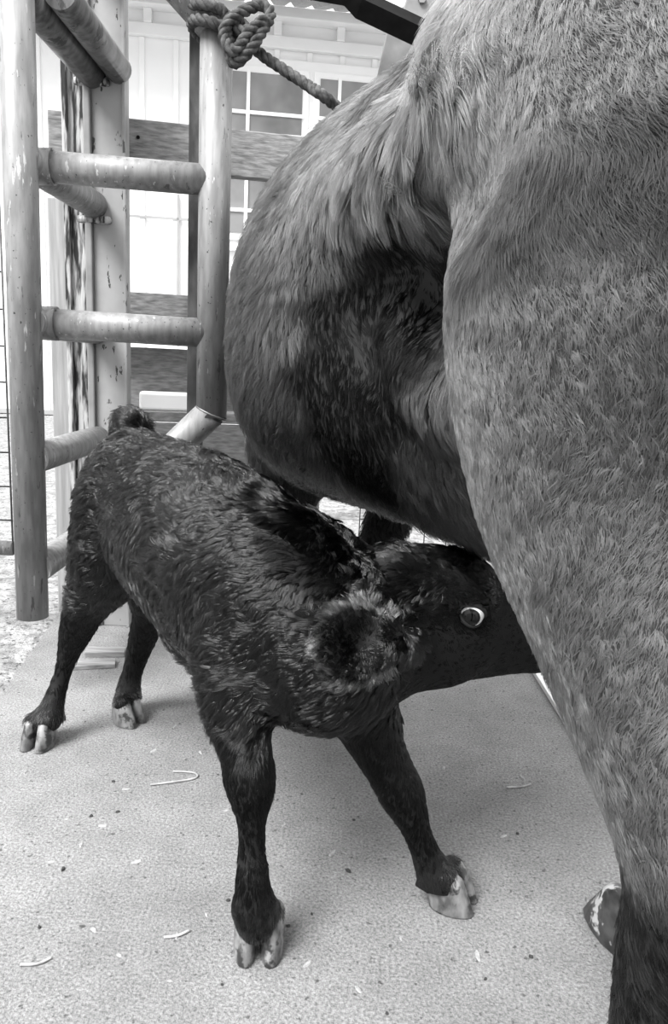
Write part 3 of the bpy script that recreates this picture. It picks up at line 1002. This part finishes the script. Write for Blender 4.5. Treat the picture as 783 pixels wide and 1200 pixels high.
def grow(name, parent, verts, quads, n, fn, mat, seed, lockvar, K=5):
    r = np.random.default_rng(seed)
    T = np.concatenate([quads[:, [0, 1, 2]], quads[:, [0, 2, 3]]])
    a, b, c = verts[T[:, 0]], verts[T[:, 1]], verts[T[:, 2]]
    fnrm = np.cross(b - a, c - a)
    area = np.linalg.norm(fnrm, axis=1) + 1e-12
    vn = np.zeros_like(verts)
    for j in range(3):
        for i in range(3):
            vn[:, i] += np.bincount(T[:, j], fnrm[:, i], len(verts))
    vn /= np.linalg.norm(vn, axis=1)[:, None] + 1e-12
    cen = (a + b + c) / 3
    dens = fn(cen, fnrm / area[:, None])['dens']
    w = area * dens
    idx = r.choice(len(T), n, p=w / w.sum())
    u, v = r.random(n), r.random(n)
    fl = u + v > 1
    u[fl], v[fl] = 1 - u[fl], 1 - v[fl]
    u, v = u[:, None], v[:, None]
    t = T[idx]
    P = verts[t[:, 0]] * (1 - u - v) + verts[t[:, 1]] * u + verts[t[:, 2]] * v
    N = vn[t[:, 0]] * (1 - u - v) + vn[t[:, 1]] * u + vn[t[:, 2]] * v
    N /= np.linalg.norm(N, axis=1)[:, None] + 1e-9
    q = fn(P, N)
    D = q['dir']
    D = D - (D * N).sum(1)[:, None] * N
    D /= np.linalg.norm(D, axis=1)[:, None] + 1e-9
    D = D + r.normal(size=D.shape) * q['mess'][:, None]
    D = D - (D * N).sum(1)[:, None] * N
    D /= np.linalg.norm(D, axis=1)[:, None] + 1e-9
    # neighbouring hairs belong to locks, and locks to larger tufts
    lvl = np.round(q['clump'] / .002).astype(np.int64)
    size = lvl * .002
    hash3 = lambda c: (((c[:, 0] + 8000) * 16001 + c[:, 1] + 8000) * 16001 + c[:, 2] + 8000) * 64 + lvl
    Pw = P + vnoise(P, 60, seed + 9) * 0.004 + vnoise(P, 200, seed + 11) * 0.0015
    cell = np.floor(Pw / size[:, None]).astype(np.int64)
    key = hash3(cell)
    _, inv, cnt = np.unique(key, return_inverse=True, return_counts=True)
    rl = np.random.default_rng(seed + 17)
    cell2 = np.floor((Pw + vnoise(P, 40, seed + 13) * .006) / (size[:, None] * 2.7)).astype(np.int64)
    key2 = hash3(cell2)
    _, inv2 = np.unique(key2, return_inverse=True)
    D = D + (rl.normal(size=(len(cnt), 3))[inv] + rl.normal(size=(inv2.max() + 1, 3))[inv2] * .8) * q['jit'][:, None]
    D = D - (D * N).sum(1)[:, None] * N
    D /= np.linalg.norm(D, axis=1)[:, None] + 1e-9
    B = np.cross(N, D)
    Ln = (q['len'] * r.uniform(0.65, 1.2, n))[:, None]
    lift = (q['lift'] * r.uniform(0.7, 1.3, n) * rl.uniform(.5, 1.5, len(cnt))[inv])[:, None]
    ph = vnoise(P, 1.0 / q.get('wave', 0.03), seed + 5)[:, :1] * 3.0
    pts = np.zeros((n, K, 3))
    for i in range(K):
        s = i / (K - 1)
        wob = q['curl'][:, None] * Ln * (np.sin(ph + s * 4.0) - np.sin(ph)) * s
        pts[:, i] = P + D * Ln * (s * (0.55 + 0.45 * s)) + N * (Ln * lift * s * (1.25 - 0.55 * s) - 0.001) + B * wob
    g = q['gather'][:, None] * (np.arange(K) / (K - 1))[None] ** 1.3
    for i in range(1, K):
        for j in range(3):
            mean = np.bincount(inv, pts[:, i, j]) / cnt
            pts[:, i, j] += (mean[inv] - pts[:, i, j]) * g[:, i]
    lockshade = np.random.default_rng(seed + 3).uniform(1 - lockvar, 1 + lockvar, len(cnt))[inv] ** 1.5
    prof = np.array([1.0, 0.95, 0.8, 0.55, 0.12]) if K == 5 else np.linspace(1, .1, K)
    rad = q['rad'][:, None] * prof[None]
    hc = bpy.data.hair_curves.new(name)
    hc.add_curves([K] * n)
    hc.attributes['position'].data.foreach_set('vector', pts.astype(np.float32).ravel())
    at_ = hc.attributes.get('radius') or hc.attributes.new('radius', 'FLOAT', 'POINT')
    at_.data.foreach_set('value', rad.astype(np.float32).ravel())
    sh = hc.attributes.new('shade', 'FLOAT', 'CURVE')
    sh.data.foreach_set('value', (q['shade'] * lockshade * r.uniform(0.6, 1.4, n)).astype(np.float32))
    gl = hc.attributes.new('gloss', 'FLOAT', 'CURVE')
    gl.data.foreach_set('value', q['gloss'].astype(np.float32))
    hc.materials.append(mat)
    o = bpy.data.objects.new(name, hc)
    COL.objects.link(o)
    o.parent = parent
    o.matrix_parent_inverse = Matrix.Translation(parent.location).inverted()
    o['kind'] = 'stuff'
    return o

CAMP = V(0, 0, CAM_H)
def view_density(P, N, near=1.0):
    d = P - CAMP
    dist = np.linalg.norm(d, axis=1)
    facing = -(d * N).sum(1) / dist
    return np.clip(near / dist, 0.3, 1.6) ** 1.5 * (0.22 + 0.78 * sstep(-0.45, -0.1, facing))

def cow_fur(P, N):
    n = len(P)
    q = P - CO
    x, y, z = q @ CF, q @ CL, P[:, 2]
    nz = vnoise(P, 9, 21)
    n2 = vnoise(P, 26, 22)
    thigh = sstep(.34, .20, x) * sstep(.0, .1, y)
    leg = sstep(.60, .48, z)
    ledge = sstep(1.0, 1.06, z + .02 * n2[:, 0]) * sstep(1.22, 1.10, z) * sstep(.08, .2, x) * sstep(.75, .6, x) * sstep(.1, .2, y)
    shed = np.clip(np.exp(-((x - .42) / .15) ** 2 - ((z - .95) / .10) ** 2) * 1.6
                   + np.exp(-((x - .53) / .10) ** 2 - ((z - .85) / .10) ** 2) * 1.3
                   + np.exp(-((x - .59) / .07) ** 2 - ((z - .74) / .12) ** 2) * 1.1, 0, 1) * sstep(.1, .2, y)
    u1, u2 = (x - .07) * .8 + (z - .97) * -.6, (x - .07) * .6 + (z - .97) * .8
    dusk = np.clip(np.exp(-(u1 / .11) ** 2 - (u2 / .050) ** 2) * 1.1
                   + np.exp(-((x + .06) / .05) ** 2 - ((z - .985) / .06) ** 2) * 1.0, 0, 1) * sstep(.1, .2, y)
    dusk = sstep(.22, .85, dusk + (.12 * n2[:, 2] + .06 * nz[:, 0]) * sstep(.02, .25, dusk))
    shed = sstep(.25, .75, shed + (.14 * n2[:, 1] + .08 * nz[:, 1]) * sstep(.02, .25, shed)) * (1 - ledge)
    back = sstep(.75, .95, N[:, 2])
    d = -V(0, 0, 1)[None] * (1.0 - .8 * back)[:, None] - CF[None] * (.25 * thigh + .15 + .6 * back - .45 * sstep(.5, .8, x))[:, None]
    d = d + CL[None] * (.25 * ledge)[:, None]
    d = d + nz * (.22 + .2 * ledge)[:, None] + n2 * (.12 + .28 * ledge + .12 * shed)[:, None]
    belly = sstep(.72, .64, z) * sstep(.3, .4, x)
    ln = .030 - .016 * thigh * (1 - .8 * dusk) + .040 * ledge - .010 * shed - .010 * leg * (1 - thigh) + .012 * belly
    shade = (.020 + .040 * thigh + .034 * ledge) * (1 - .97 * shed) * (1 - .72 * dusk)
    shade = shade * (1 - .93 * leg * sstep(.53, .47, z)) * (1 - .8 * sstep(.62, .56, z) * sstep(.2, .4, x))  # dark lower legs; hair under the belly coloured darker as painted shade
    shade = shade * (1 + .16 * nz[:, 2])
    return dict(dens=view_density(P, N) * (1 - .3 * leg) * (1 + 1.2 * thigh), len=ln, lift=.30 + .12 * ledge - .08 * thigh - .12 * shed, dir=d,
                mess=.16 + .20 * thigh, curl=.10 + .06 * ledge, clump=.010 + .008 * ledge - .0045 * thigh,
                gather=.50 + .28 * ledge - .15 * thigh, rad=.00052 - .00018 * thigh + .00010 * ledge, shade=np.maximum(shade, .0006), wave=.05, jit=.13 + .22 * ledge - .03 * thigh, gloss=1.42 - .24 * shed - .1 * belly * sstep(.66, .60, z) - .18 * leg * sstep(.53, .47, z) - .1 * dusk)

def calf_fur(P, N):
    n = len(P)
    z = P[:, 2]
    k = (P - (front + hind) / 2) @ KF
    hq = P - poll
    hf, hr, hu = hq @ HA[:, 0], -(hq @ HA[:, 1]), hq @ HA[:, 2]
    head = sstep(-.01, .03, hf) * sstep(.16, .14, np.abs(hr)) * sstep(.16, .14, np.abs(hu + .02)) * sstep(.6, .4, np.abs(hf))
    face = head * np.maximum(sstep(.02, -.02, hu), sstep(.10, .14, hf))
    eq = P - ear_c
    ear = sstep(1.25, 1.1, np.sqrt(((eq @ ear_A / np.array([.066, .052, .024])) ** 2).sum(1)))
    leg = sstep(.36, .28, z) * (1 - head) * (1 - ear)
    nz = vnoise(P, 16, 31)
    n2 = vnoise(P, 45, 32)
    d = -V(0, 0, 1)[None] * .75 - KF[None] * .65 + nz * .30 + n2 * .28
    d = d * (1 - head)[:, None] + (-HA[:, 0][None] * .8 + V(0, 0, -.2)[None] + nz * .25 + n2 * .25) * head[:, None]
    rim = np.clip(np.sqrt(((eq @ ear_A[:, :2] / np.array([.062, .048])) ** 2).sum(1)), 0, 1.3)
    ed = (ear_A[:, 0][None] * .5 + eq / .05)
    d = d * (1 - ear)[:, None] + ed * ear[:, None]
    d = d * (1 - leg)[:, None] + (-V(0, 0, 1)[None] + nz * .15) * leg[:, None]
    tuft = sstep(.42, .36, z) * sstep(.28, .32, z) * (1 - head) * (1 - ear)
    ln = .026 - .012 * leg - .008 * head - .0095 * face + .006 * tuft
    ln = ln * (1 - ear) + (.009 + .007 * sstep(.8, 1.0, rim)) * ear
    eye = sstep(.030, .020, np.linalg.norm(P - EYE, axis=1))
    shade = np.full(n, .0022) * (1 + .35 * nz[:, 0]) * (1 - .65 * leg) * (1 - .6 * face) * (1 + 5.0 * head * (1 - face) * sstep(.0, .04, hu))  # forehead hair coloured lighter, painting in the light that falls on it
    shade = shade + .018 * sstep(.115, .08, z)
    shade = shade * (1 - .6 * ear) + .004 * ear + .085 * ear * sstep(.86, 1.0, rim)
    dens = view_density(P, N, 1.2) * (1 - .25 * leg) * (1 - eye) * sstep(.048, .058, z)
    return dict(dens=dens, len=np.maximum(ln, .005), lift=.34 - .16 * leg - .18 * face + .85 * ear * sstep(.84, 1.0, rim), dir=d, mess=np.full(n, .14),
                curl=.16 * (1 - leg) * (1 - face), clump=.009 - .002 * head, gather=.68 - .35 * leg - .3 * face - .2 * ear,
                rad=np.full(n, .00055) - .00015 * face, shade=np.maximum(shade, .0004), wave=.035, jit=.17 * (1 - .6 * leg) * (1 - .7 * face), gloss=1.46 - .16 * leg - .2 * face - .1 * ear)

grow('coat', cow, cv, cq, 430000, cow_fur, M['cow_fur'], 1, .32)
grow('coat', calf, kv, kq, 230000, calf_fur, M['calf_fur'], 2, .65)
